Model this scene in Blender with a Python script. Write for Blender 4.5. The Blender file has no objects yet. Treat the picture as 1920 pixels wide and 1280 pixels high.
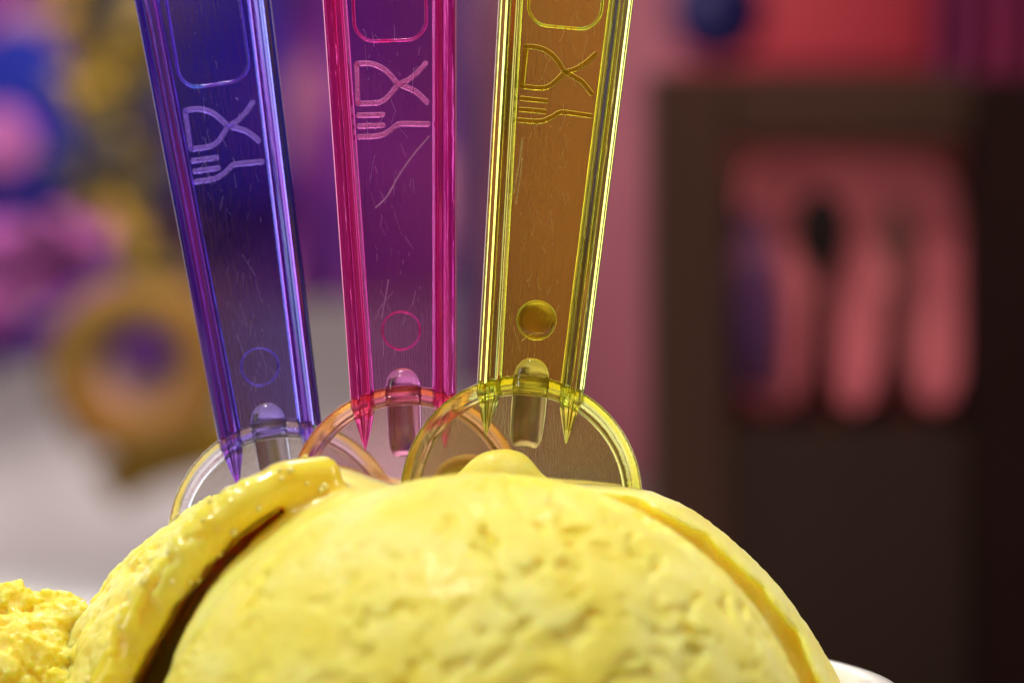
import bpy, bmesh, math, random
import numpy as np
from mathutils import Vector, Matrix

random.seed(4)
rng = np.random.default_rng(4)
S = bpy.context.scene
COL = S.collection
K = 0.001                     # the script thinks in millimetres
FOC = 177.8                   # camera to spoons, mm
PXMM = 30.0                   # photograph pixels per mm at the spoons


def lin(r, g, b):
    return tuple(((c / 255) / 12.92 if c <= 10 else ((c / 255 + .055) / 1.055) ** 2.4) for c in (r, g, b))


def P(px, py, y=0.0):
    """a place in the scene: where it stands across (px), up (py), and its depth y in mm"""
    f = (FOC + y) / FOC / PXMM
    return ((px - 960) * f, y, (640 - py) * f)


# ------------------------------------------------------------------ camera
cam = bpy.data.cameras.new('camera')
cam.lens = 100
cam.sensor_width = 36
cam.clip_start = 0.01
cam.clip_end = 20
cam.dof.use_dof = True
cam.dof.focus_distance = (FOC + 1.0) * K
cam.dof.aperture_fstop = 21
cam.dof.aperture_blades = 0
co = bpy.data.objects.new('camera', cam)
COL.objects.link(co)
co.location = (0, -FOC * K, 0)
co.rotation_euler = (math.radians(90), 0, 0)
S.camera = co
S.view_settings.view_transform = 'Standard'
S.view_settings.look = 'None'
S.view_settings.exposure = 0
S.view_settings.gamma = 1
S.cycles.use_denoising = True
S.cycles.max_bounces = 24
S.cycles.transmission_bounces = 20
S.cycles.glossy_bounces = 8
S.cycles.diffuse_bounces = 4
S.cycles.transparent_max_bounces = 12
S.cycles.blur_glossy = 0.6
S.cycles.sample_clamp_indirect = 6

# ------------------------------------------------------------------ light
W = bpy.data.worlds.new('World')
S.world = W
W.use_nodes = True
W.node_tree.nodes['Background'].inputs[0].default_value = (1.0, .93, .88, 1)
W.node_tree.nodes['Background'].inputs[1].default_value = 0.045


def lamp(name, loc, aim, power, size, size_y=None, col=(1, 1, 1)):
    l = bpy.data.lights.new(name, 'AREA')
    l.energy = power
    l.color = col
    l.shape = 'RECTANGLE' if size_y else 'DISK'
    l.size = size * K
    if size_y:
        l.size_y = size_y * K
    o = bpy.data.objects.new(name, l)
    COL.objects.link(o)
    o.location = [c * K for c in loc]
    d = Vector(aim) - Vector(loc)
    o.rotation_euler = d.to_track_quat('-Z', 'Y').to_euler()
    return o


lamp('ceiling_lamp', (-70, 0, 330), (0, -8, -15), .98, 80, None, (1, .96, .88))
lamp('left_edge_fill', (-330, -120, 120), (-5, 0, 0), .20, 40, 200, (.93, .97, 1))  # unseen strip added at the left for highlights on the edges
lamp('side_lamp', (320, -40, 150), (5, 0, -5), .30, 40, 180, (1, .90, .84))
lamp('spot_lamp', (-90, -200, 260), (-8, -8, -15), .26, 9, None, (1, .97, .92))
lamp('background_fill', (-90, 345, 190), (-60, 600, -20), 2.5, 200, 60, (1, .95, .9))  # unseen lamp added to light the wall and things behind
lamp('rear_cool_fill', (-190, 230, 40), (0, 0, -2), .10, 36, 230, (.80, .92, 1))  # cool unseen strip added behind the spoons to brighten the rails
lamp('rear_warm_fill', (185, 215, 60), (0, 0, -2), .07, 30, 230, (1, .93, .86))  # its warm partner, also unseen and added for the rail edges
lamp('plastic_edge_fill', (10, 170, 240), (0, 0, 0), .5, 160, 40, (1, .95, .92))  # added overhead, out of view, to make the plastic edges bright

# ------------------------------------------------------------------ mesh helpers


def empty(name, loc=(0, 0, 0), rot=(0, 0, 0)):
    o = bpy.data.objects.new(name, None)
    o.empty_display_size = .005
    COL.objects.link(o)
    o.location = [c * K for c in loc]
    o.rotation_euler = rot
    return o


def tag(o, label=None, cat=None, group=None, kind=None):
    for k, v in (('label', label), ('category', cat), ('group', group), ('kind', kind)):
        if v:
            o[k] = v
    return o


def mesh(name, v, f, mat, parent=None, loc=(0, 0, 0), smooth=True, sharp=None):
    me = bpy.data.meshes.new(name)
    v = np.asarray(v, dtype=np.float64) * K
    me.from_pydata(v.tolist() if len(v) < 60000 else v, [], f)
    me.update()
    if mat:
        me.materials.append(mat)
    if smooth:
        me.polygons.foreach_set('use_smooth', [True] * len(me.polygons))
        if sharp:
            me.set_sharp_from_angle(angle=math.radians(sharp))
    o = bpy.data.objects.new(name, me)
    COL.objects.link(o)
    o.location = [c * K for c in loc]
    if parent:
        o.parent = parent
    return o


def fixn(o):
    bm = bmesh.new()
    bm.from_mesh(o.data)
    bmesh.ops.recalc_face_normals(bm, faces=bm.faces)
    bm.to_mesh(o.data)
    bm.free()
    return o


def loft(rings, cap=True, closed=False):
    """rings: list of equally long closed loops of points"""
    v = [p for r in rings for p in r]
    n = len(rings[0])
    f = []
    m = len(rings)
    for i in range(m if closed else m - 1):
        a, b = i * n, ((i + 1) % m) * n
        for j in range(n):
            k = (j + 1) % n
            f.append((a + j, a + k, b + k, b + j))
    if cap and not closed:
        f.append(tuple(range(n - 1, -1, -1)))
        f.append(tuple((m - 1) * n + j for j in range(n)))
    return v, f


def tube(path, rad, n=10, closed=False, flat=1.0):
    path = [Vector(p) for p in path]
    m = len(path)
    if not hasattr(rad, '__len__'):
        rad = [rad] * m
    rings = []
    for i, p in enumerate(path):
        a = path[(i - 1) % m] if (i > 0 or closed) else p
        b = path[(i + 1) % m] if (i < m - 1 or closed) else p
        t = (b - a).normalized()
        s = t.cross(Vector((0, 1, 0)))
        if s.length < 1e-4:
            s = Vector((1, 0, 0))
        s.normalize()
        u = s.cross(t)
        rings.append([tuple(p + (s * math.cos(q) + u * math.sin(q) * flat) * rad[i])
                      for q in (2 * math.pi * j / n for j in range(n))])
    return loft(rings, closed=closed)


def catmull(pts, n=8):
    pts = [np.array(p, float) for p in pts]
    out = []
    for i in range(len(pts) - 1):
        p0, p1, p2, p3 = pts[max(i - 1, 0)], pts[i], pts[i + 1], pts[min(i + 2, len(pts) - 1)]
        for k in range(n):
            t = k / n
            out.append(.5 * ((2 * p1) + (p2 - p0) * t + (2 * p0 - 5 * p1 + 4 * p2 - p3) * t * t + (3 * p1 - p0 - 3 * p2 + p3) * t ** 3))
    out.append(pts[-1])
    return out


def join(*parts):
    v, f = [], []
    for a, b in parts:
        o = len(v)
        v += [tuple(p) for p in a]
        f += [tuple(i + o for i in q) for q in b]
    return v, f


def box(x0, x1, y0, y1, z0, z1, bev=0.0):
    bm = bmesh.new()
    bmesh.ops.create_cube(bm, size=1)
    for q in bm.verts:
        q.co = Vector((x0 + (q.co.x + .5) * (x1 - x0), y0 + (q.co.y + .5) * (y1 - y0), z0 + (q.co.z + .5) * (z1 - z0)))
    if bev:
        bmesh.ops.bevel(bm, geom=bm.edges[:], offset=bev, segments=3, affect='EDGES', profile=.5)
    bm.verts.index_update()
    r = [tuple(q.co) for q in bm.verts], [tuple(q.index for q in p.verts) for p in bm.faces]
    bm.free()
    return r


def ball(c, r, nu=28, nv=18, wob=0.0):
    v, f = [], []
    for i in range(nv + 1):
        th = math.pi * i / nv
        for j in range(nu):
            ph = 2 * math.pi * j / nu
            k = 1 + wob * math.sin(3 * ph + 2 * th) * math.sin(th)
            v.append((c[0] + r[0] * k * math.sin(th) * math.cos(ph), c[1] + r[1] * k * math.sin(th) * math.sin(ph), c[2] + r[2] * k * math.cos(th)))
    for i in range(nv):
        for j in range(nu):
            a, b = i * nu + j, i * nu + (j + 1) % nu
            f.append((a, a + nu, b + nu, b))
    return v, f


# ------------------------------------------------------------------ numpy noise and surfaces


def _hash(ix, iy, iz, seed):
    h = (ix.astype(np.uint32) * np.uint32(374761393) + iy.astype(np.uint32) * np.uint32(668265263)
         + iz.astype(np.uint32) * np.uint32(2147483647) + np.uint32(seed * 974634777 % 4294967295))
    h = (h ^ (h >> np.uint32(13))) * np.uint32(1274126177)
    h = h ^ (h >> np.uint32(16))
    return (h & np.uint32(0xffff)).astype(np.float32) / 32767.5 - 1


def vnoise(p, seed=0):
    i = np.floor(p)
    t = (p - i).astype(np.float32)
    i = i.astype(np.int64)
    t = t * t * t * (t * (t * 6 - 15) + 10)
    out = 0
    for dx in (0, 1):
        wx = t[..., 0] if dx else 1 - t[..., 0]
        for dy in (0, 1):
            wy = t[..., 1] if dy else 1 - t[..., 1]
            for dz in (0, 1):
                wz = t[..., 2] if dz else 1 - t[..., 2]
                out = out + wx * wy * wz * _hash(i[..., 0] + dx, i[..., 1] + dy, i[..., 2] + dz, seed)
    return out


def fbm(p, oct=4, seed=0, gain=.5):
    a, s, tot = 1.0, 0, 0
    q = np.asarray(p, np.float64)
    for k in range(oct):
        s = s + a * vnoise(q, seed + k * 7)
        tot += a
        a *= gain
        q = q * 2.03 + 17.3
    return s / tot


def smin(a, b, k):
    h = np.clip(.5 + .5 * (b - a) / k, 0, 1)
    return b * (1 - h) + a * h - k * h * (1 - h)


def smax(a, b, k):
    return -smin(-a, -b, k)


def surface(fn, lo, hi, step):
    """surface of a solid given by its distance field, as quads"""
    ax = [np.arange(lo[i], hi[i] + step, step, dtype=np.float32) for i in range(3)]
    X, Y, Z = np.meshgrid(*ax, indexing='ij')
    D = fn(X, Y, Z).astype(np.float32)
    D[0], D[-1], D[:, 0], D[:, -1], D[:, :, 0], D[:, :, -1] = (np.maximum(q, .3 * step) for q in (D[0], D[-1], D[:, 0], D[:, -1], D[:, :, 0], D[:, :, -1]))
    ins = D < 0
    n = np.array(D.shape) - 1
    acc = np.zeros(tuple(n) + (3,), np.float32)
    cnt = np.zeros(tuple(n), np.float32)
    crosses = []
    for a in range(3):
        s0 = [slice(None)] * 3
        s1 = [slice(None)] * 3
        s0[a] = slice(0, -1)
        s1[a] = slice(1, None)
        d0, d1 = D[tuple(s0)], D[tuple(s1)]
        cr = np.argwhere((d0 < 0) != (d1 < 0))
        v0, v1 = d0[tuple(cr.T)], d1[tuple(cr.T)]
        pos = cr.astype(np.float32)
        pos[:, a] += v0 / (v0 - v1)
        crosses.append((cr, v0 < 0))
        b, c = [q for q in range(3) if q != a]
        for ob in (0, 1):
            for oc in (0, 1):
                ce = cr.copy()
                ce[:, b] -= ob
                ce[:, c] -= oc
                ok = (ce >= 0).all(1) & (ce < n).all(1)
                np.add.at(acc, tuple(ce[ok].T), pos[ok])
                np.add.at(cnt, tuple(ce[ok].T), 1)
    act = cnt > 0
    idx = -np.ones(tuple(n), np.int64)
    idx[act] = np.arange(act.sum())
    v = acc[act] / cnt[act][:, None] * step + np.array(lo, np.float32)
    F = []
    for a in range(3):
        cr, neg = crosses[a]
        b, c = [(1, 2), (2, 0), (0, 1)][a]
        ok = (cr[:, b] > 0) & (cr[:, c] > 0) & (cr[:, b] < n[b]) & (cr[:, c] < n[c])
        cr, neg = cr[ok], neg[ok]
        q = []
        for ob, oc in ((0, 0), (1, 0), (1, 1), (0, 1)):
            ce = cr.copy()
            ce[:, b] -= ob
            ce[:, c] -= oc
            q.append(idx[tuple(ce.T)])
        q = np.stack(q, 1)
        q[~neg] = q[~neg][:, ::-1]
        F.append(q)
    return v, np.concatenate(F)


def big_mesh(name, v, f, mat, parent=None):
    me = bpy.data.meshes.new(name)
    me.vertices.add(len(v))
    me.vertices.foreach_set('co', (v * K).astype(np.float32).ravel())
    me.loops.add(f.size)
    me.loops.foreach_set('vertex_index', f.astype(np.int32).ravel())
    me.polygons.add(len(f))
    me.polygons.foreach_set('loop_start', np.arange(0, f.size, 4, dtype=np.int32))
    me.update(calc_edges=True)
    me.validate()
    me.polygons.foreach_set('use_smooth', [True] * len(me.polygons))
    me.materials.append(mat)
    o = bpy.data.objects.new(name, me)
    COL.objects.link(o)
    if parent:
        o.parent = parent
    return o


def vnormals(v, f):
    a = v[f[:, 2]] - v[f[:, 0]]
    b = v[f[:, 3]] - v[f[:, 1]]
    nn = np.cross(a, b)
    out = np.zeros_like(v)
    for i in range(4):
        np.add.at(out, f[:, i], nn)
    return out / np.maximum(np.linalg.norm(out, axis=1, keepdims=True), 1e-9)


# ------------------------------------------------------------------ materials


def newmat(name):
    m = bpy.data.materials.new(name)
    m.use_nodes = True
    nt = m.node_tree
    for n in list(nt.nodes):
        nt.nodes.remove(n)
    out = nt.nodes.new('ShaderNodeOutputMaterial')
    return m, nt, out


def N(nt, typ, **kw):
    n = nt.nodes.new('ShaderNode' + typ)
    for k, v in kw.items():
        if k.startswith('_'):
            setattr(n, k[1:], v)
        else:
            n.inputs[k.replace('__', ' ')].default_value = v
    return n


def c4(c):
    return (c[0], c[1], c[2], 1)


def coords(nt, scale=(1, 1, 1)):
    tc = N(nt, 'TexCoord')
    mp = N(nt, 'Mapping')
    mp.inputs['Scale'].default_value = [s * 1000 for s in scale]
    nt.links.new(tc.outputs['Object'], mp.inputs['Vector'])
    return mp.outputs['Vector']


def ramp(nt, src, stops):
    r = N(nt, 'ValToRGB')
    e = r.color_ramp.elements
    while len(e) < len(stops):
        e.new(.5)
    for el, (p, c) in zip(e, stops):
        el.position = p
        el.color = c4(c)
    nt.links.new(src, r.inputs[0])
    return r.outputs['Color']


def noise(nt, vec, scale, detail=4, rough=.5):
    n = N(nt, 'TexNoise', Scale=scale, Detail=detail, Roughness=rough)
    nt.links.new(vec, n.inputs['Vector'])
    return n.outputs['Fac']


def blotch(name, stops, scale=.03, rough=.6, stretch=(1, 1, 1), bump=.0):
    """a matt surface mottled in its own colours"""
    m, nt, out = newmat(name)
    v = coords(nt, stretch)
    p = N(nt, 'BsdfPrincipled', Roughness=rough)
    p.inputs['Specular IOR Level'].default_value = .5 if rough < .4 else .08
    nt.links.new(ramp(nt, noise(nt, v, scale, 3), stops), p.inputs['Base Color'])
    if bump:
        b = N(nt, 'Bump', Strength=bump, Distance=.001)
        nt.links.new(noise(nt, v, scale * 6, 4), b.inputs['Height'])
        nt.links.new(b.outputs[0], p.inputs['Normal'])
    nt.links.new(p.outputs[0], out.inputs[0])
    return m


def plastic(name, tint, glow, frac, rough=.03, ior=1.5, scratch=.25, streak=1.0, seed=0.0, frost=0.0, hue_fringe=None):
    """clear moulded plastic: tinted refraction, a little scatter from the dyed body, fine scratches and dust"""
    m, nt, out = newmat(name)
    v = coords(nt)
    vs = coords(nt, (9 * streak, 9 * streak, .35))
    mp = vs.node
    mp.inputs['Location'].default_value = (seed * 13, seed * 7, seed * 3)
    g = N(nt, 'BsdfPrincipled', Roughness=rough, IOR=ior)
    g.inputs['Base Color'].default_value = c4(tint)
    g.inputs['Transmission Weight'].default_value = 1
    b = N(nt, 'Bump', Strength=scratch, Distance=.00004)
    nt.links.new(noise(nt, vs, 1.0, 3, .6), b.inputs['Height'])
    nt.links.new(b.outputs[0], g.inputs['Normal'])
    if frost:
        b2 = N(nt, 'Bump', Strength=frost, Distance=.0001)
        nt.links.new(noise(nt, v, 9, 2, .6), b2.inputs['Height'])
        nt.links.new(b.outputs[0], b2.inputs['Normal'])
        nt.links.new(b2.outputs[0], g.inputs['Normal'])
    if hue_fringe:  # edge hues of dispersed light painted into the base colour as streaks
        vd = coords(nt, (1.1, 1.1, .022))
        vd.node.inputs['Location'].default_value = (seed * 5.1, seed * 2.3, seed)
        nt.links.new(ramp(nt, noise(nt, vd, 1.0, 2, .5), hue_fringe), g.inputs['Base Color'])
    t = N(nt, 'BsdfTranslucent')
    t.inputs['Color'].default_value = c4(glow)
    d = N(nt, 'BsdfDiffuse')
    d.inputs['Color'].default_value = c4(glow)
    md = N(nt, 'MixShader', Fac=.45)
    nt.links.new(t.outputs[0], md.inputs[1])
    nt.links.new(d.outputs[0], md.inputs[2])
    mx = N(nt, 'MixShader', Fac=frac)
    nt.links.new(g.outputs[0], mx.inputs[1])
    nt.links.new(md.outputs[0], mx.inputs[2])
    # dust specks
    vo = N(nt, 'TexVoronoi', Scale=1.5)
    nt.links.new(v, vo.inputs['Vector'])
    lt = N(nt, 'Math', _operation='LESS_THAN')
    lt.inputs[1].default_value = .035
    nt.links.new(vo.outputs['Distance'], lt.inputs[0])
    dm = N(nt, 'Math', _operation='MULTIPLY')
    dm.inputs[1].default_value = .35
    nt.links.new(lt.outputs[0], dm.inputs[0])
    dd = N(nt, 'BsdfDiffuse')
    dd.inputs['Color'].default_value = (.8, .75, .7, 1)
    m2 = N(nt, 'MixShader')
    nt.links.new(dm.outputs[0], m2.inputs[0])
    nt.links.new(mx.outputs[0], m2.inputs[1])
    nt.links.new(dd.outputs[0], m2.inputs[2])
    nt.links.new(m2.outputs[0], out.inputs[0])
    return m


def icecream(name, stops, rough, sss, bump, scale, coat=0.0, bscale=2.0, depth=.0024, wet=None):
    m, nt, out = newmat(name)
    v = coords(nt)
    p = N(nt, 'BsdfPrincipled', Roughness=rough, IOR=1.36)
    p.subsurface_method = 'RANDOM_WALK'
    p.inputs['Subsurface Weight'].default_value = sss
    p.inputs['Subsurface Radius'].default_value = (1.0, .62, .10)
    p.inputs['Subsurface Scale'].default_value = depth
    p.inputs['Coat Weight'].default_value = coat
    p.inputs['Coat Roughness'].default_value = .08
    nt.links.new(ramp(nt, noise(nt, v, scale, 4), stops), p.inputs['Base Color'])
    b = N(nt, 'Bump', Strength=bump, Distance=.0003)
    nt.links.new(noise(nt, v, bscale, 6, .68), b.inputs['Height'])
    nt.links.new(b.outputs[0], p.inputs['Normal'])
    mr_ = N(nt, 'MapRange')
    mr_.inputs['From Min'].default_value, mr_.inputs['From Max'].default_value = .35, .65
    mr_.inputs['To Min'].default_value, mr_.inputs['To Max'].default_value = rough * .75, min(1, rough * 1.7)
    nt.links.new(noise(nt, v, .45, 3), mr_.inputs['Value'])
    nt.links.new(mr_.outputs[0], p.inputs['Roughness'])
    if wet:                     # the melted lip is wet and more saturated, the rest frosted and paler
        at = N(nt, 'Attribute', _attribute_name='wet')
        cm = N(nt, 'Math', _operation='MULTIPLY')
        cm.inputs[1].default_value = coat
        nt.links.new(at.outputs['Fac'], cm.inputs[0])
        nt.links.new(cm.outputs[0], p.inputs['Coat Weight'])
        rw = N(nt, 'MapRange')
        rw.inputs['To Min'].default_value, rw.inputs['To Max'].default_value = .42, rough
        nt.links.new(at.outputs['Fac'], rw.inputs['Value'])
        nt.links.new(rw.outputs[0], p.inputs['Roughness'])
        old = p.inputs['Base Color'].links[0].from_socket
        cmx = N(nt, 'Mix', _data_type='RGBA')
        nt.links.new(at.outputs['Fac'], cmx.inputs[0])
        nt.links.new(ramp(nt, noise(nt, v, scale, 4), wet), cmx.inputs[6])
        nt.links.new(old, cmx.inputs[7])
        nt.links.new(cmx.outputs[2], p.inputs['Base Color'])
    nt.links.new(p.outputs[0], out.inputs[0])
    return m


def plain(name, col, rough=.6, metal=0.0):
    return blotch(name, [(.3, [c * .9 for c in col]), (.7, [min(1, c * 1.08) for c in col])], .05, rough)


# ------------------------------------------------------------------ spoons
HZ = 50.0                                    # length of handle above the bowl


def hw(z):
    return 3.36 + .0345 * z


BC, BR = -6.75, 7.6                          # bowl centre height, radius


def g(zx, zy):
    """emblem drawing, in the magenta spoon's own frame"""
    dx, dz = (580 + zx / 3 - 756) / 30, (750 - zy / 3) / 30
    a = math.radians(2.0)
    return (.04 + .975 * (dx * math.cos(a) + dz * math.sin(a)), -dx * math.sin(a) + dz * math.cos(a))


def stroke(pts, w=.34, h=.17, y=-.45, smooth=6):
    """a raised moulded line: flat top, sloped sides, rounded ends"""
    if smooth and len(pts) > 2:
        pts = [tuple(p) for p in catmull(pts, smooth)]
    pts = [Vector((p[0], 0, p[1])) for p in pts]
    t0 = (pts[1] - pts[0]).normalized()
    t1 = (pts[-1] - pts[-2]).normalized()
    e = w * .42
    path = [(pts[0] - t0 * e, .35, t0), (pts[0] - t0 * e * .6, .78, t0)]
    for i, p in enumerate(pts):
        t = (pts[min(i + 1, len(pts) - 1)] - pts[max(i - 1, 0)]).normalized()
        path.append((p, 1.0, t))
    path += [(pts[-1] + t1 * e * .6, .78, t1), (pts[-1] + t1 * e, .35, t1)]
    rings = []
    for p, k, t in path:
        s = Vector((-t.z, 0, t.x)) * (w / 2 * k)
        rings.append([(p.x + s.x * a, y + b, p.z + s.z * a) for a, b in
                      ((1, .03), (1, -.01), (.72, -h), (-.72, -h), (-1, -.01), (-1, .03))])
    return loft(rings)


GLASS = [stroke([g(252, 338), g(256, 450), g(258, 560)], smooth=2),
         stroke([g(252, 336), g(330, 335), g(400, 360), g(450, 402), g(485, 443), g(520, 462), g(560, 477), g(605, 500), g(665, 557)], h=.185, y=-.447),
         stroke([g(258, 562), g(370, 559), g(425, 535), g(465, 492), g(490, 462), g(517, 446), g(560, 425), g(610, 385), g(658, 332)], h=.16, y=-.453)]
FORK = [stroke([g(262, 630), g(335, 629), g(408, 627)], smooth=2),
        stroke([g(265, 692), g(335, 690), g(408, 688)], smooth=2),
        stroke([g(265, 753), g(350, 750), g(405, 740), g(455, 712), g(490, 685), g(520, 678), g(600, 679), g(672, 680)])]


def web_shape():
    nx = 18
    zs = [-99] + list(np.linspace(1.5, HZ, 14))
    fr, bk = [], []
    for k, z in enumerate(zs):
        rf, rb = [], []
        for i in range(nx + 1):
            u = -1 + 2 * i / nx
            if k == 0:
                x = u * (hw(0) - 1.1)
                zz = BC + math.sqrt(6.75 ** 2 - x * x)
            else:
                x = u * (hw(z) - 1.1)
                zz = z
            rf.append((x, -.45, zz))
            rb.append((x, .45, zz))
        fr.append(rf)
        bk.append(rb)
    rings = [a + b[::-1] for a, b in zip(fr, bk)]
    return loft(rings)


def rail_shape(side):
    # cross-section: (distance in from the outer edge, depth)
    prof = [(1.78, -.40), (1.55, -1.00), (1.32, -1.22), (1.02, -1.22), (.90, -1.02), (.72, -1.00), (.58, -1.18), (.30, -1.16),
            (.08, -.95), (0, -.62), (0, .50), (.16, .72), (.62, .74), (.80, .58), (1.35, .74), (1.60, .66), (1.78, .40)]
    prof = [(d * .86, y) for d, y in prof]
    rings = []
    zs = [(HZ, 1)] + [(z, 1) for z in np.linspace(HZ - 1, .3, 12)] + [(-.5, .93), (-1.2, .74), (-1.9, .5), (-2.6, .26), (-3.15, .05)]
    mid = .82
    for z, k in zs:
        r = []
        for d, y in prof:
            e = hw(max(z, -.5)) - (mid + (d - mid) * k)
            yy = y if k == 1 else (-.42 + (y + .42) * k)
            r.append((side * e, yy, z))
        rings.append(r)
    v, f = loft(rings)
    return v, f


def rib_shape():
    rings = []
    prof = [(math.cos(q), math.sin(q)) for q in np.linspace(0, math.pi, 15)]
    R = 1.13
    for z, kx, ky in [(2.0, .05, .05), (1.93, .38, .3), (1.75, .62, .55), (1.4, .86, .8), (1.0, .97, .95), (.6, 1, 1), (0, 1, 1), (-1.5, .98, .95),
                      (-2.6, .93, .8), (-3.1, .86, .6), (-3.5, .70, .2), (-3.62, .6, .05)]:
        rings.append([(R * kx * c, -.42 - .72 * ky * s, z) for c, s in prof] + [(-R * kx * .6, -.39, z), (R * kx * .6, -.39, z)])
    return loft(rings)


def ring_shape():
    prof = [(6.40, -.34), (6.47, -.62), (6.60, -.92), (6.76, -1.02), (6.98, -1.0), (7.22, -.72), (7.42, -.40), (7.56, -.28), (7.62, -.05), (7.56, .22), (7.2, .50), (6.7, .62), (6.5, .55), (6.40, .40)]
    n = 110
    rings = [[(r * math.sin(a), y, BC + r * math.cos(a)) for r, y in prof] for a in (2 * math.pi * i / n for i in range(n))]
    return loft(rings, closed=True)


def plate_shape():
    n = 72
    rr = [0.01, 1.5, 3, 4.5, 5.4, 6.0, 6.44]
    front = [(.35 - .62 * (r / 6.44) ** 2.4) for r in rr]
    rings = [[(r * math.sin(a), y, BC + r * math.cos(a)) for a in (2 * math.pi * i / n for i in range(n))] for r, y in zip(rr, front)]
    rings += [[(r * math.sin(a), 1.0 - .66 * (r / 6.44) ** 2.4, BC + r * math.cos(a)) for a in (2 * math.pi * i / n for i in range(n))] for r in rr[::-1]]
    return loft(rings)


def frame_shape():
    pts = []
    zb, zt, r = 22.75, 40.0, 1.25
    for cx, cz, a0 in ((1, zb + r, -90), (1, zt - r, 0), (-1, zt - r, 90), (-1, zb + r, 180)):
        for k in range(7):
            a = math.radians(a0 + 15 * k)
            z = cz + r * math.sin(a)
            x = cx * (2.28 - r) + r * math.cos(a)
            pts.append((x * (1 + .004 * (z - zb)), -.47, z))
    return tube(pts, .115, 8, closed=True)


def disc_shape(dome):
    n = 40
    rings = []
    for r, y in ((1.18, -.43), (1.18, -.50), (1.05, -.53 - dome * .25), (.7, -.54 - dome * .7), (.35, -.54 - dome * .95), (.02, -.54 - dome)):
        rings.append([(r * math.cos(a), y, 4.35 + r * math.sin(a)) for a in (2 * math.pi * i / n for i in range(n))])
    return loft(rings)


def mark_ring():
    return tube([(1.2 * math.cos(a) * (1 + .012 * math.sin(3 * a)), -.47, 4.35 + 1.2 * math.sin(a)) for a in (2 * math.pi * i / 48 for i in range(48))], .075, 6, closed=True)


def spoon(px, py, depth, tilt, mats, label, dome, turn, extra=(), ring=None):
    root = tag(empty('plastic_spoon', P(px, py, depth), (0, math.radians(tilt), 0)), label, 'spoon', 'plastic spoons stuck upright in the ice cream')
    root.rotation_euler = (Matrix.Rotation(math.radians(tilt), 3, 'Y') @ Matrix.Rotation(math.radians(turn), 3, 'Z')).to_euler()
    A, B, C, D, E_ = mats          # web, rail, rim, bowl, frosted
    hd = fixn(mesh('handle', *web_shape(), A, root, sharp=30))
    for s in (-1, 1):
        fixn(mesh('rail', *rail_shape(s), B, root, sharp=9))
    fixn(mesh('bowl', *plate_shape(), D, root, sharp=40))
    fixn(mesh('rim', *ring_shape(), C, root, sharp=22))
    fixn(mesh('rib', *rib_shape(), D, root, sharp=50))
    fixn(mesh('panel_outline', *frame_shape(), B, hd))
    E_ = A if dome else E_
    fixn(mesh('glass_emblem', *join(*GLASS), E_, hd, sharp=30))
    fixn(mesh('fork_emblem', *join(*FORK), E_, hd, sharp=30))
    if dome:
        fixn(mesh('round_mark', *disc_shape(dome), A, hd, sharp=40))
        fixn(mesh('mark_outline', *mark_ring(), B, hd))
    else:
        fixn(mesh('round_mark', *mark_ring(), ring or A, hd))
    sc = []
    q = random.Random(int(px))
    for i in range(60):
        z = q.uniform(3, 24)
        x = q.uniform(-.8, .8) * (hw(z) - 1.7)
        a = q.gauss(0, .3)
        l = q.choice((.2, .3, .5, .9, 1.6))
        pts = [(x + math.sin(a) * l * t + q.gauss(0, .02), z + math.cos(a) * l * t) for t in (-.5, 0, .5)]
        sc.append(stroke(pts, q.uniform(.008, .022), .008, -.452, 2))
    for pts, w in extra:
        sc.append(stroke(pts, w, .012, -.452, 4))
    fixn(mesh('scratches', *join(*sc), scuff, hd))
    return root


scuff = plastic('scuffed_plastic', (.95, .85, .88), (.75, .6, .6), .2, .3, 1.45, .3)


def spoon_mats(nm, web, rail, rim, bowl, frac, seed, streak=1.0):
    return (plastic(nm + '_web', web[0], web[1], frac[0], .04, 1.49, .22, streak, seed),
            plastic(nm + '_rail', rail[0], rail[1], frac[1], .03, 1.47, .10, .4, seed + 1, 0, rail[2]),
            plastic(nm + '_rim', rim[0], rim[1], frac[2], .035, 1.47, .3, .4, seed + 2, .22),
            plastic(nm + '_bowl', bowl[0], bowl[1], frac[3], .05, 1.45, .2, 1.4, seed + 3),
            plastic(nm + '_frosted', [.5 + .5 * c for c in rail[0]], rail[1], .025, .10, 1.49, .3, 1, seed + 4, .5))


blue = spoon_mats('blue_plastic', ((.36, .27, .82), (.08, .03, .45)), ((.44, .17, .94), (.22, .06, .75), [(.34, (.20, .52, .96)), (.45, (.34, .24, .95)), (.55, (.48, .08, .82)), (.68, (.22, .12, .80))]),
                  ((.84, .78, .84), (.55, .45, .50)), ((.74, .70, .76), (.5, .45, .42)), (.03, .05, .04, .08), 1)
pink = spoon_mats('magenta_plastic', ((.72, .30, .70), (.50, .02, .36)), ((.97, .10, .52), (.95, .03, .40), [(.34, (.90, .04, .32)), (.46, (.99, .10, .52)), (.56, (.97, .22, .74)), (.68, (.74, .02, .36))]),
                  ((.99, .56, .42), (.98, .28, .10)), ((.82, .54, .68), (.55, .3, .36)), (.03, .17, .06, .08), 2, 1.6)
amber = spoon_mats('amber_plastic', ((.99, .90, .20), (.62, .40, .012)), ((.97, .88, .16), (.80, .68, .08), [(.34, (.80, .62, .10)), (.45, (.97, .88, .18)), (.53, (.70, .96, .34)), (.64, (.97, .86, .16)), (.72, (.62, .52, .10))]),
                   ((.95, .98, .34), (.80, .90, .08)), ((.78, .72, .42), (.50, .38, .18)), (.13, .06, .06, .12), 3)

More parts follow.
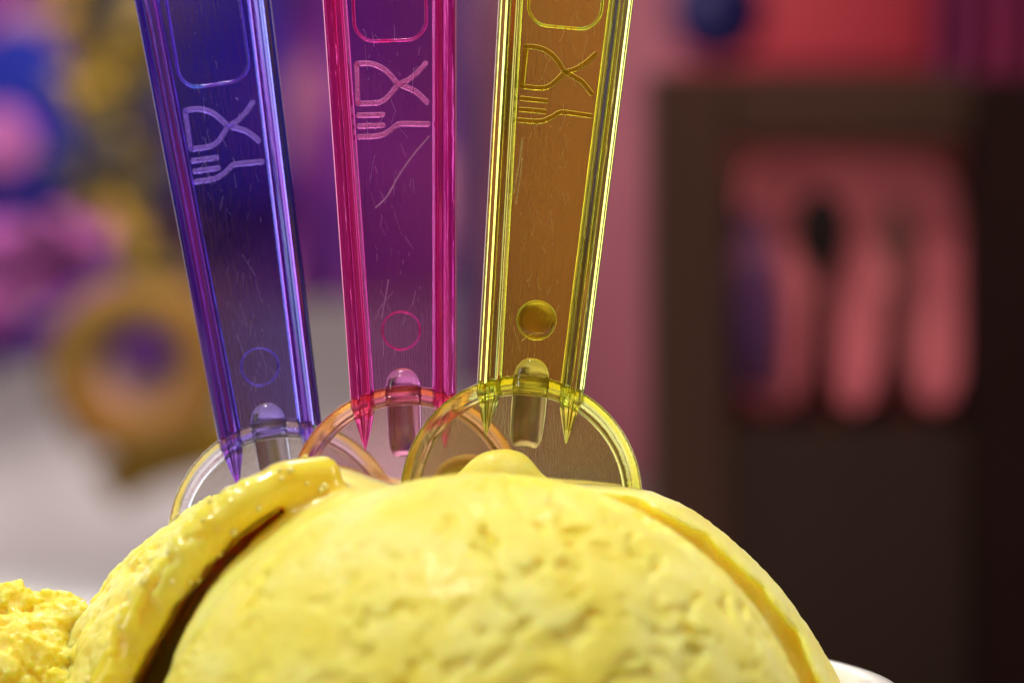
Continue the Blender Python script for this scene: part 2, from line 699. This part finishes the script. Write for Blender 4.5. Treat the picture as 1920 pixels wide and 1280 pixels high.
spoon(506.5, 812, 6.0, -8.8, blue, 'blue violet translucent plastic spoon leaning left, leftmost of the three in the ice cream', 0, 4)
spoon(757, 748, 3.2, -2.0, pink, 'magenta pink translucent plastic spoon standing between the blue and amber spoons', 0, 0,
      [([(-1.35, 12.2), (-.6, 12.9), (.2, 14.2), (1.1, 15.4), (2.2, 16.6)], .10), ([(-1.2, 5.2), (-.9, 6.6), (-.7, 7.6)], .06)], pink[1])
spoon(995, 730, .8, 5.2, amber, 'amber yellow translucent plastic spoon leaning right, in front of the magenta spoon', .10, -3,
      [([(-2.15, 12.2), (-2.0, 14.0), (-1.9, 15.6)], .12), ([(-1.95, 11.5), (-1.85, 13.2), (-1.82, 14.4)], .07), ([(-.8, 3.0), (-.2, 3.5), (.5, 3.6)], .06)])

# ------------------------------------------------------------------ ice cream
#Y1, Y2, Y3 = (.90, .70, .13), (.92, .76, .20), (.84, .60, .06)
ice_dome = icecream('ice_cream_smooth', [(.3, (.89, .73, .08)), (.5, (.90, .78, .14)), (.7, (.91, .83, .26))], .40, .85, .4, .22, .1, 1.6, .0016)
ice_skirt = icecream('ice_cream_melted', [(.3, (.92, .69, .045)), (.5, (.93, .74, .075)), (.7, (.93, .80, .15))], .17, .9, .16, .2, .8, wet=[(.3, (.90, .75, .12)), (.5, (.91, .78, .18)), (.7, (.92, .83, .30))])
ice_crumb = icecream('ice_cream_crumbly', [(.3, (.88, .66, .03)), (.5, (.91, .76, .09)), (.7, (.93, .82, .2))], .3, .8, .6, .8, .25, 3)

scoop = tag(empty('ice_cream_scoop', P(905, 1529, -12)), 'large smooth yellow ice cream scoop in front, with the three spoons stuck in behind it', 'ice cream')
INV = np.array(P(905, 1529, -12))


def sphere(X, Y, Z, c, r):
    return np.sqrt((X - c[0]) ** 2 + (Y - c[1]) ** 2 + (Z - c[2]) ** 2) - r


def capsules(X, Y, Z, pts, k=0.0, flat=False):
    """union of round cones along a path of (x, y, z, r)"""
    out = None
    for a, b in zip(pts[:-1], pts[1:]):
        d = [b[i] - a[i] for i in range(3)]
        if flat:
            d[1] = 0
        px, py, pz = X - a[0], (0 if flat else Y - a[1]), Z - a[2]
        t = np.clip((px * d[0] + py * d[1] + pz * d[2]) / (d[0] ** 2 + d[1] ** 2 + d[2] ** 2), 0, 1)
        e = np.sqrt((px - t * d[0]) ** 2 + (py - t * d[1]) ** 2 + (pz - t * d[2]) ** 2) - (a[3] + (b[3] - a[3]) * t)
        out = e if out is None else (smin(out, e, k) if k else np.minimum(out, e))
    return out


# the smooth front dome
DC, DR = np.array(P(903, 1529, -12)), 19.95


def dome_fn(X, Y, Z):
    d = np.sqrt(((X - DC[0]) / 1.0) ** 2 + (Y - DC[1]) ** 2 + (Z - DC[2]) ** 2) - DR
    return smax(d, -(Z + 26.5), .5)


v, f = surface(dome_fn, (DC[0] - 21.5, -34, -27), (DC[0] + 21.5, 3, -5), .2)
nrm = vnormals(v, f)
u = (v - DC) / DR
# long shallow drag marks running round the dome, and torn pits
th = np.arctan2(u[:, 0], -u[:, 1] + .2)
lat = u[:, 2]
sv = np.stack([th * 5.0 + lat * 1.5, lat * 16 - th * 1.2, 0 * th], 1)
disp = .09 * fbm(v * .14, 3, 3) + .05 * fbm(sv, 4, 11) + .05 * fbm(v * .9, 3, 5)
sp = np.stack([th * 13, lat * 22 - th * 4, 3 + 0 * th], 1)
wv = np.stack([fbm(v * .5, 2, 91), fbm(v * .5, 2, 92), 0 * th], 1)
dens = .40 + .55 * fbm(v * .16, 2, 77) + .5 * np.clip(th, 0, .6) + .35 * np.clip(.75 - lat, 0, .5)
pit = fbm(sp * .55 + wv * 1.1, 3, 81, .5)
disp -= .88 * np.clip((pit - .43 + .24 * dens) / .17, 0, 1) ** 1.3 * np.clip(dens, 0, 1)
pit = fbm(sp * 1.25 + wv * 1.3, 2, 85, .5)
disp -= .42 * np.clip((pit - .36 + .14 * dens) / .2, 0, 1) * np.clip(dens * 1.2, 0, 1)
disp += .05 * fbm(v * 2.2, 2, 87)
v = v + nrm * disp[:, None]
o = big_mesh('dome', v - DC, f, ice_dome, scoop)


# the body behind, with its rolled melted lip and torn edge
def LP(px, py, r, y=-9.0):
    return P(px, py, y) + (r,)


LC, LR = np.array(P(700, 1500, 4)), 22.0
RC, RR = np.array(P(880, 1592, 1)), 25.45
lip = [tuple(q) for q in catmull([LP(172, 1370, 1.35, -10.5), LP(214, 1265, 1.35, -10.5), LP(256, 1178, 1.35, -10), LP(302, 1105, 1.45, -9.5), LP(352, 1036, 1.55, -9), LP(410, 975, 1.5, -8.5), LP(472, 934, 1.35, -8), LP(540, 903, 1.3, -6.8), LP(603, 886, 1.05, -5.8)], 4)]
groove = [P(1050, 905, -7) + (.3,), P(1190, 958, -7) + (.55,), P(1308, 1036, -7) + (.85,), P(1406, 1130, -7) + (1.0,), P(1470, 1216, -7) + (1.0,), P(1522, 1325, -7) + (.9,)]
crev = [LP(258, 1340, 1.2), LP(302, 1235, .82), LP(345, 1145, .5), LP(395, 1075, .33), LP(447, 1022, .26), LP(520, 962, .1)]


def body_fn(X, Y, Z):
    pts = np.stack([X, Y, Z], -1)
    l = sphere(X, Y, Z, LC, LR)
    r = sphere(X, Y, Z, RC, RR)
    # the top is pressed down where the spoons went in
    top = P(800, 903, 1)[2]
    r = smax(r, (Z - top) + .035 * (X - 0), 1.2)
    d = smin(l, r, 1.5)
    d = smax(d, Z - (P(600, 862, 3)[2] + .0 * X) + np.clip(X - P(600, 0, 3)[0], 0, 9) * .35, 1.0)
    d = np.where(X > 2, smax(r, l, .01) * 0 + np.minimum(smin(l, r, 1.5), r), d)
    d = smin(d, capsules(X, Y, Z, lip), 1.4)
    d = smax(d, -smax(capsules(X, Y, Z, crev, .4, True), (Y - 2.0), .8), .7)
    d = smax(d, -smax(capsules(X, Y, Z, groove, .5, True), (Y + 3.5), .6), .6)
    n = fbm(pts * .33, 2, 31)
    d = d + .10 * n
    return smax(d, -(Z + 26.5), .4)


v, f = surface(body_fn, (-34, -22, -27), (25, 18, -5.5), .2)
nrm = vnormals(v, f)
# rough scraped flank at the left; frosted right edge
left = 1 / (1 + np.exp((v[:, 0] + 21.8 - .62 * (v[:, 2] + 17)) / .6))
right = 1 / (1 + np.exp(-(v[:, 0] - 6) / 1.5))
disp = left * (.42 * fbm(v * np.array((.45, .45, .28)), 4, 41) + .14 * fbm(v * 2.1, 2, 43) - .5 * np.clip((fbm(v * np.array((.8, .8, .5)), 3, 48) - .08) / .22, 0, 1)) + right * .10 * fbm(v * 1.5, 3, 45) + .025 * fbm(v * .8, 3, 46)
v = v + nrm * disp[:, None]
skirt = big_mesh('melted_edge', v - DC, f, ice_skirt, scoop)
near = np.full(len(v), 9.0)
for a in lip:
    near = np.minimum(near, np.linalg.norm(v - np.array(a[:3]), axis=1) - a[3])
wt = np.exp(-(np.maximum(near - .25, 0) / .7) ** 2).astype(np.float32)
skirt.data.attributes.new('wet', 'FLOAT', 'POINT').data.foreach_set('value', wt)

# beads of melt along the lip
cand = np.where((near < .35) & (nrm[:, 1] < -.1))[0]
dv = []
for i in rng.choice(cand, 24, replace=False):
    q = float(rng.uniform(.10, .26))
    dv.append(ball(v[i] - DC + nrm[i] * q * .1, (q, q, q), 10, 7))
tag(mesh('melt_droplets', *join(*dv), icecream('melt_bead', [(.4, (.93, .80, .20)), (.6, (.94, .84, .30))], .06, 0, 0, 1, .6), scoop), kind='stuff')


# lump of ice cream behind the amber spoon
def lump_fn(X, Y, Z):
    a = capsules(X, Y, Z, [P(872, 908, -2.2) + (.8,), P(922, 890, -2.2) + (1.25,), P(962, 895, -2.2) + (1.2,), P(1008, 912, -2.2) + (.8,)], 1.2)
    b = sphere(X, Y, Z, P(880, 925, 5), 2.6)
    return np.minimum(a, b) + .15 * fbm(np.stack([X, Y, Z], -1) * .5, 2, 55)


v, f = surface(lump_fn, (-7, -5, -13), (5, 10, -5), .16)
big_mesh('lump', v - DC, f, ice_dome, scoop)

# crumbly scoop at the far left
CC = np.array(P(20, 1330, 3))
crumb = tag(empty('crumbly_ice_cream', tuple(CC)), 'rough crumbly bright yellow ice cream at the left edge beside the smooth scoop', 'ice cream')


def crumb_fn(X, Y, Z):
    p = np.stack([X, Y, Z], -1)
    d = np.sqrt((X - CC[0]) ** 2 + ((Y - CC[1]) * .8) ** 2 + ((Z - CC[2]) * 1.02) ** 2) - 7.0
    d = smin(d, sphere(X, Y, Z, P(120, 1175, 2), 1.9), 1.0)
    d = smin(d, sphere(X, Y, Z, P(30, 1140, 2), 1.6), 1.0)
    n = fbm(p * .62, 4, 61, .55)
    return d + 1.15 * n - .2 * np.abs(fbm(p * 1.1, 2, 67))


v, f = surface(crumb_fn, (-42, -10, -27), (-21.5, 12, -12), .14)
nrm = vnormals(v, f)
v = v + nrm * (.10 * fbm(v * 2.6, 3, 71))[:, None]
big_mesh('crumb', v - CC, f, ice_crumb, crumb)

# ------------------------------------------------------------------ bowl and table
white_glaze = blotch('white_glaze', [(.3, (.78, .77, .74)), (.7, (.84, .83, .80))], .05, .18)
prof = [(16, -60), (18, -59.2), (18.5, -57), (24, -50), (30, -40), (33.6, -29), (34.8, -22.6), (35.0, -21.7), (34.7, -21.15), (34.0, -21.0), (33.3, -21.3), (32.9, -22.5), (31.6, -29), (28, -39), (20, -49), (10, -53), (.05, -54)]
n = 96
rings = [[(r * math.cos(a), r * math.sin(a), z) for a in (2 * math.pi * i / n for i in range(n))] for r, z in prof]
vv, ff = loft(rings)
bowl = fixn(mesh('ice_cream_bowl', [(x, y, z + 60) for x, y, z in vv], ff, white_glaze, None, (-11, -2, -60)))
tag(bowl, 'white glazed round bowl rim under the right side of the ice cream', 'bowl')

table_mat = blotch('white_table', [(.3, (.60, .59, .58)), (.7, (.66, .65, .64))], .02, .35)
t = mesh('table', *box(-420, 420, -260, 541, -84, -60, 1.5), table_mat)
tag(t, kind='structure')

# ------------------------------------------------------------------ background
wall_mat = blotch('mauve_plaster', [(.3, (.70, .60, .62)), (.7, (.75, .65, .66))], .012, .8)
wl = mesh('wall', *box(-900, 900, 610, 640, -500, 700), wall_mat)
tag(wl, kind='structure')


def rect(px0, px1, py0, py1, y, th, bev=1.0):
    a, b = P(px0, py1, y), P(px1, py0, y)
    return box(a[0], b[0], y, y + th, a[2], b[2], bev)


rb = tag(mesh('rose_board', *rect(905, 2150, -200, 905, 585, 20), blotch('rose_paint', [(.3, (0.105, 0.02625, 0.039)), (.7, (0.135, 0.036, 0.0495))], .02, .6)),
         'dusky rose board behind the amber spoon and brown cabinet', 'board')
rd = tag(mesh('red_sign', *rect(1280, 1780, -160, 125, 560, 12), blotch('red_paint', [(.3, (0.1296, 0.00864, 0.01344)), (.7, (0.1536, 0.01344, 0.0192))], .02, .5)),
         'bright red board standing above the brown cabinet', 'board')


def cloth(px0, px1, py0, py1, y, folds, amp, hem):
    nx, nz = 90, 24
    vf, vb = [], []
    for k in range(nz + 1):
        for i in range(nx + 1):
            s = i / nx
            e = py1 + hem * math.sin(s * 9.4 + 1) + hem * .5 * math.sin(s * 23)
            a = P(px0 + s * (px1 - px0), py0 + (e - py0) * k / nz, y)
            w = amp * math.sin(s * folds * 6.283 + .4 * math.sin(k * .3))
            vf.append((a[0], a[1] + w, a[2]))
            vb.append((a[0], a[1] + w + 1.2, a[2]))
    m = len(vf)
    q = nx + 1
    ff = []
    for k in range(nz):
        for i in range(nx):
            a = k * q + i
            ff.append((a, a + q, a + q + 1, a + 1))
            ff.append((m + a, m + a + 1, m + a + q + 1, m + a + q))
    for i in range(nx):
        for a, b in ((i, i + 1), (nz * q + i + 1, nz * q + i)):
            ff.append((a, b, m + b, m + a))
    for k in range(nz):
        for a, b in (((k + 1) * q, k * q), (k * q + nx, (k + 1) * q + nx)):
            ff.append((a, b, m + b, m + a))
    return vf + vb, ff


purple_cloth = blotch('purple_print', [(.34, (0.0048, 0.004, 0.03825)), (.44, (0.044, 0.0048, 0.06375)), (.54, (0.08, 0.0112, 0.0935)), (.64, (0.24, 0.08, 0.119))], .035, .8)
o = fixn(mesh('purple_cloth', *cloth(-150, 850, -250, 555, 560, 7, 5, 22), purple_cloth))
tag(o, 'purple and navy printed cloth hanging behind the blue and magenta spoons', 'cloth')
o = fixn(mesh('navy_ribbon', *cloth(842, 900, -200, 735, 548, 1.5, 3, 10), blotch('navy_cloth', [(.35, (.018, .012, .065)), (.6, (.09, .028, .09))], .05, .8)))
tag(o, 'narrow navy ribbon hanging between the magenta and amber spoons', 'ribbon')
o = fixn(mesh('striped_cloth', *cloth(1740, 2060, -200, 150, 545, 5, 4, 6), blotch('maroon_stripe', [(.4, (.035, .004, .02)), (.6, (.11, .008, .03))], .12, .8, (1, 1, .03))))
tag(o, 'dark maroon and purple striped cloth at the top right corner', 'cloth')

o = fixn(mesh('navy_pennant', *cloth(285, 528, -260, 385, 540, 1.2, 3, 8), blotch('navy_felt', [(.35, (0.0032, 0.0032, 0.044)), (.62, (0.0096, 0.0048, 0.088))], .03, .85)))
tag(o, 'dark navy pennant hanging behind the top of the blue spoon', 'pennant')

# dark cabinet with a niche
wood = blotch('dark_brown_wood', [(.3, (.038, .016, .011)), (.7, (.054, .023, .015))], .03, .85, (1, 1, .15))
wood_shaded = blotch('shaded_brown_wood', [(.3, (.020, .010, .007)), (.7, (.028, .013, .009))], .03, .85, (1, 1, .15))  # dimmer light low on the cabinet painted as a darker brown
black = blotch('shade_black_wood', [(.3, (.008, .002, .001)), (.7, (.012, .003, .002))], .03, .85)  # light falling off to the cabinet's right, painted as near black
CY = 262
a0, a1 = P(1218, 1700, CY), P(1800, 135, CY)
n0, n1 = P(1368, 800, CY), P(1822, 262, CY)
cab = tag(empty('brown_cabinet', ((a0[0] + a1[0]) / 2, CY, -60)), 'dark brown cabinet with a pink three pronged niche, standing at the right', 'cabinet')
cl = Vector(cab.location) / K


def cpart(name, vf, mat, par=cab, **kw):
    return mesh(name, [(x - cl.x, y - cl.y, z - cl.z) for x, y, z in vf[0]], vf[1], mat, par, **kw)


bx1 = P(2100, 0, CY)[0]
nn1 = P(1826, 0, CY)[0]
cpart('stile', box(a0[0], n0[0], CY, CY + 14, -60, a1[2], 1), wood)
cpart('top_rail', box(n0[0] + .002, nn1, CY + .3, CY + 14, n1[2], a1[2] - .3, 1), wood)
cpart('bottom_rail', box(n0[0] + .002, nn1, CY + .3, CY + 14, -60, n0[2], 1), wood_shaded)
cpart('shaded_panel', box(nn1 + .003, bx1, CY - 3, CY + 14, -60, a1[2] - .8, 1), black)  # panel added for the dim right side, its shade put in the colour
cpart('back_board', box(a0[0] + 1, bx1, CY + 24, CY + 30, -60, a1[2] - 1, .5), blotch('oxblood_paint', [(.3, (.13, .028, .026)), (.7, (.18, .04, .036))], .03, .8))

# niche plaque: three prongs joined at the top
out = []
for q in [(1395, 330), (1412, 300), (1450, 285), (1560, 292), (1680, 296), (1752, 306), (1785, 340), (1800, 430), (1802, 560), (1800, 690), (1785, 745), (1750, 765), (1715, 740),
          (1700, 680), (1690, 560), (1676, 520), (1655, 560), (1650, 680), (1635, 745), (1603, 768), (1570, 745), (1556, 680), (1548, 560), (1530, 525), (1512, 560), (1506, 690), (1490, 750), (1445, 775), (1405, 750),
          (1390, 680), (1386, 560), (1388, 430)]:
    out.append(P(q[0], q[1], CY + 16))
m = len(out)
vv = [(x, CY + 14.5, z) for x, y, z in out] + [(x, CY + 20, z) for x, y, z in out]
ff = [tuple(range(m)), tuple(range(2 * m - 1, m - 1, -1))] + [(i, m + i, m + (i + 1) % m, (i + 1) % m) for i in range(m)]
pl = fixn(cpart('pink_plaque', (vv, ff), blotch('salmon_enamel', [(.3, (.62, .12, .15)), (.7, (.80, .18, .20))], .05, .4), smooth=False))


def spoon_silhouette(cx, cy, rx, ry, length, y):
    pts = [(cx, cy - ry)]
    prof = [(-1, .05), (-.9, .45), (-.6, .8), (-.2, 1), (.2, .95), (.6, .65), (1, .34), (1.5, .26), (length / ry, .26)]
    path = [P(cx, cy + t * ry, y) for t, _ in prof]
    f = (FOC + y) / FOC / PXMM
    return tube(path, [max(k * rx * f, .1) for _, k in prof], 12, flat=.45)


dark = plain('dark_metal', (.012, .006, .005), .4)
brn = plain('brown_metal', (.10, .035, .03), .4)
dk = fixn(mesh('dark_spoon', *spoon_silhouette(1540, 440, 52, 85, 300, CY + 8), dark))
tag(dk, 'blurred black spoon hanging in the pink niche of the cabinet', 'spoon')
dk = fixn(mesh('brown_spoon', *spoon_silhouette(1684, 450, 34, 65, 290, CY + 8), brn))
tag(dk, 'blurred thin brown spoon hanging right of the black spoon in the niche', 'spoon')
o = mesh('violet_bottle', *join(tube([P(1400, 395, CY + 9), P(1402, 430, CY + 9), P(1405, 470, CY + 9), P(1408, 600, CY + 9), P(1408, 730, CY + 9)], [2.2, 2.6, 4.2, 4.6, 4.4], 16, flat=.5)),
         blotch('violet_glaze', [(.35, (.05, .015, .06)), (.6, (.18, .055, .10))], .08, .5))
tag(fixn(o), 'slim violet bottle standing at the left side of the pink niche', 'bottle')

# ball of navy above the cabinet
nb = tag(mesh('navy_ball', *ball(P(1345, 20, 500), (11.5, 9, 12)), plain('navy_paint', (0.00252, 0.00105, 0.0189), .5)), 'dark navy ball hanging above the brown cabinet, left of the red board', 'ball')

# ornaments at the left
OY = 470
F = (FOC + OY) / FOC / PXMM
b0 = tag(empty('blue_ornament', P(30, 250, OY)), 'big royal blue ball ornament with a pink spot at the left edge', 'ornament')
mesh('ball', *ball((0, 0, 0), (128 * F, 60 * F, 200 * F), wob=.03), blotch('royal_blue', [(.35, (0.0001225, 0.00121, 0.0405)), (.6, (0.000245, 0.002419, 0.06888)), (.72, (0.0003675, 0.00864, 0.06078))], .03, .8), b0)
mesh('pink_spot', *ball((-18 * F, -62 * F, -22 * F), (66 * F, 14 * F, 68 * F)), plain('pink_paint', (0.1033, 0.0256, 0.07874), .8), b0)
b1 = tag(mesh('pink_pompom', *ball(P(60, 60, OY + 20), (80 * F, 40 * F, 48 * F), wob=.08), blotch('mauve_felt', [(.3, (0.0768, 0.0308, 0.0648)), (.7, (0.1088, 0.0504, 0.0504))], .06, .9)),
         'dusty mauve pompom above the blue ornament', 'pompom')

# tinsel garland of gold leaves
parts = []
r2 = random.Random(8)
for i in range(520):
    t_ = i / 520
    cx = 150 + 110 * t_ + r2.gauss(0, 52) + 40 * math.sin(t_ * 7)
    cy = -90 + 640 * t_ + r2.uniform(-20, 20)
    c = Vector(P(cx, cy, OY + 10 + r2.uniform(-18, 18)))
    l, w = r2.uniform(3, 6.5), r2.uniform(1.4, 3)
    R = Matrix.Rotation(r2.uniform(0, 6.28), 3, 'Y') @ Matrix.Rotation(r2.uniform(-.9, .9), 3, 'X')
    pv = [(-l, 0, 0), (0, -.5, w), (l, 0, 0), (0, -.5, -w), (0, .5, 0)]
    parts.append(([tuple(c + R @ Vector(p)) for p in pv], [(0, 1, 3), (1, 2, 3), (0, 4, 1), (1, 4, 2), (2, 4, 3), (3, 4, 0)]))
gold_leaf = blotch('gold_leaf', [(.36, (0.00264, 0.00396, 0.016)), (.47, (0.0198, 0.01584, 0.016)), (.56, (0.0726, 0.0462, 0.007)), (.66, (0.1716, 0.0924, 0.006))], .075, .8)
o = mesh('leaf_garland', *join(*parts), gold_leaf, smooth=False)
tag(o, 'mottled gold and grey leaf garland hanging left of the blue spoon', 'garland')

# pink and purple twisted hoop
hp = tag(empty('twisted_hoop', P(120, 560, OY)), 'pink and purple twisted ribbon coil under the blue ornament', 'ribbon')
hl = Vector(P(120, 560, OY))


def hoop(name, pts, r, mat, dy):
    path = [Vector(P(p[0], p[1], OY + dy)) - hl for p in catmull(pts, 6)]
    vv, ff = tube(path, [r * F * k for k in [.6] + [1] * (len(path) - 2) + [.6]], 12)
    return fixn(mesh(name, vv, ff, mat, hp))


pk = blotch('pink_satin', [(.3, (0.1051, 0.02113, 0.09624)), (.7, (0.1913, 0.04226, 0.1283))], .05, .8)
pu = blotch('purple_satin', [(.3, (0.0144, 0.00126, 0.039)), (.7, (0.0324, 0.002835, 0.0663))], .05, .8)
hoop('pink_strand', [(-40, 470), (40, 440), (120, 430), (190, 450), (230, 500)], 46, pk, 0)
hoop('purple_strand', [(20, 650), (70, 640), (120, 600), (170, 560), (235, 535)], 36, pu, -10)
hoop('pink_strand', [(-60, 600), (0, 560), (60, 530), (130, 510)], 46, pk, 6)
hoop('purple_strand', [(-60, 700), (-10, 640), (30, 580)], 40, pu, 12)

# gold ring with purple heart
gr = tag(empty('gold_ring', P(262, 690, OY - 20)), 'large gold ring ornament with a purple bead in its middle', 'ornament')
gold = blotch('old_gold', [(.3, (0.05318, 0.02907, 0.003994)), (.5, (0.09384, 0.04651, 0.008656)), (.7, (0.1126, 0.03779, 0.003994))], .035, .7)
vv, ff = tube([(124 * F * math.cos(a), 0, 118 * F * math.sin(a)) for a in (2 * math.pi * i / 40 for i in range(40))], 46 * F, 14, closed=True)
fixn(mesh('ring', vv, ff, gold, gr))
fixn(mesh('dish', *ball((-2 * F, 26 * F, -22 * F), (104 * F, 12 * F, 96 * F)), plain('pale_pink', (.30, .17, .165), .8), gr))
fixn(mesh('bead', *ball((12 * F, -4 * F, 30 * F), (58 * F, 30 * F, 50 * F)), plain('purple_bead', (.03, .006, .05), .7), gr))

mr = tag(empty('mustard_scarf', P(280, 850, OY)), 'mustard yellow scarf end hanging under the gold ring', 'scarf')
ml = Vector(P(280, 850, OY))
must = blotch('mustard_wool', [(.3, (0.081, 0.04455, 0.00144)), (.7, (0.1296, 0.0693, 0.00288))], .04, .9)
for nm, pts, r in (('fold', [(200, 918), (230, 895), (290, 868), (350, 850), (430, 828), (500, 810)], 46), ('fold', [(150, 660), (140, 720), (160, 780), (190, 830)], 40)):
    path = [Vector(P(p[0], p[1], OY + 8)) - ml for p in catmull(pts, 6)]
    vv, ff = tube(path, [r * F * k for k in [.6] + [1] * (len(path) - 2) + [.6]], 12, flat=.6)
    fixn(mesh(nm, vv, ff, must, mr))
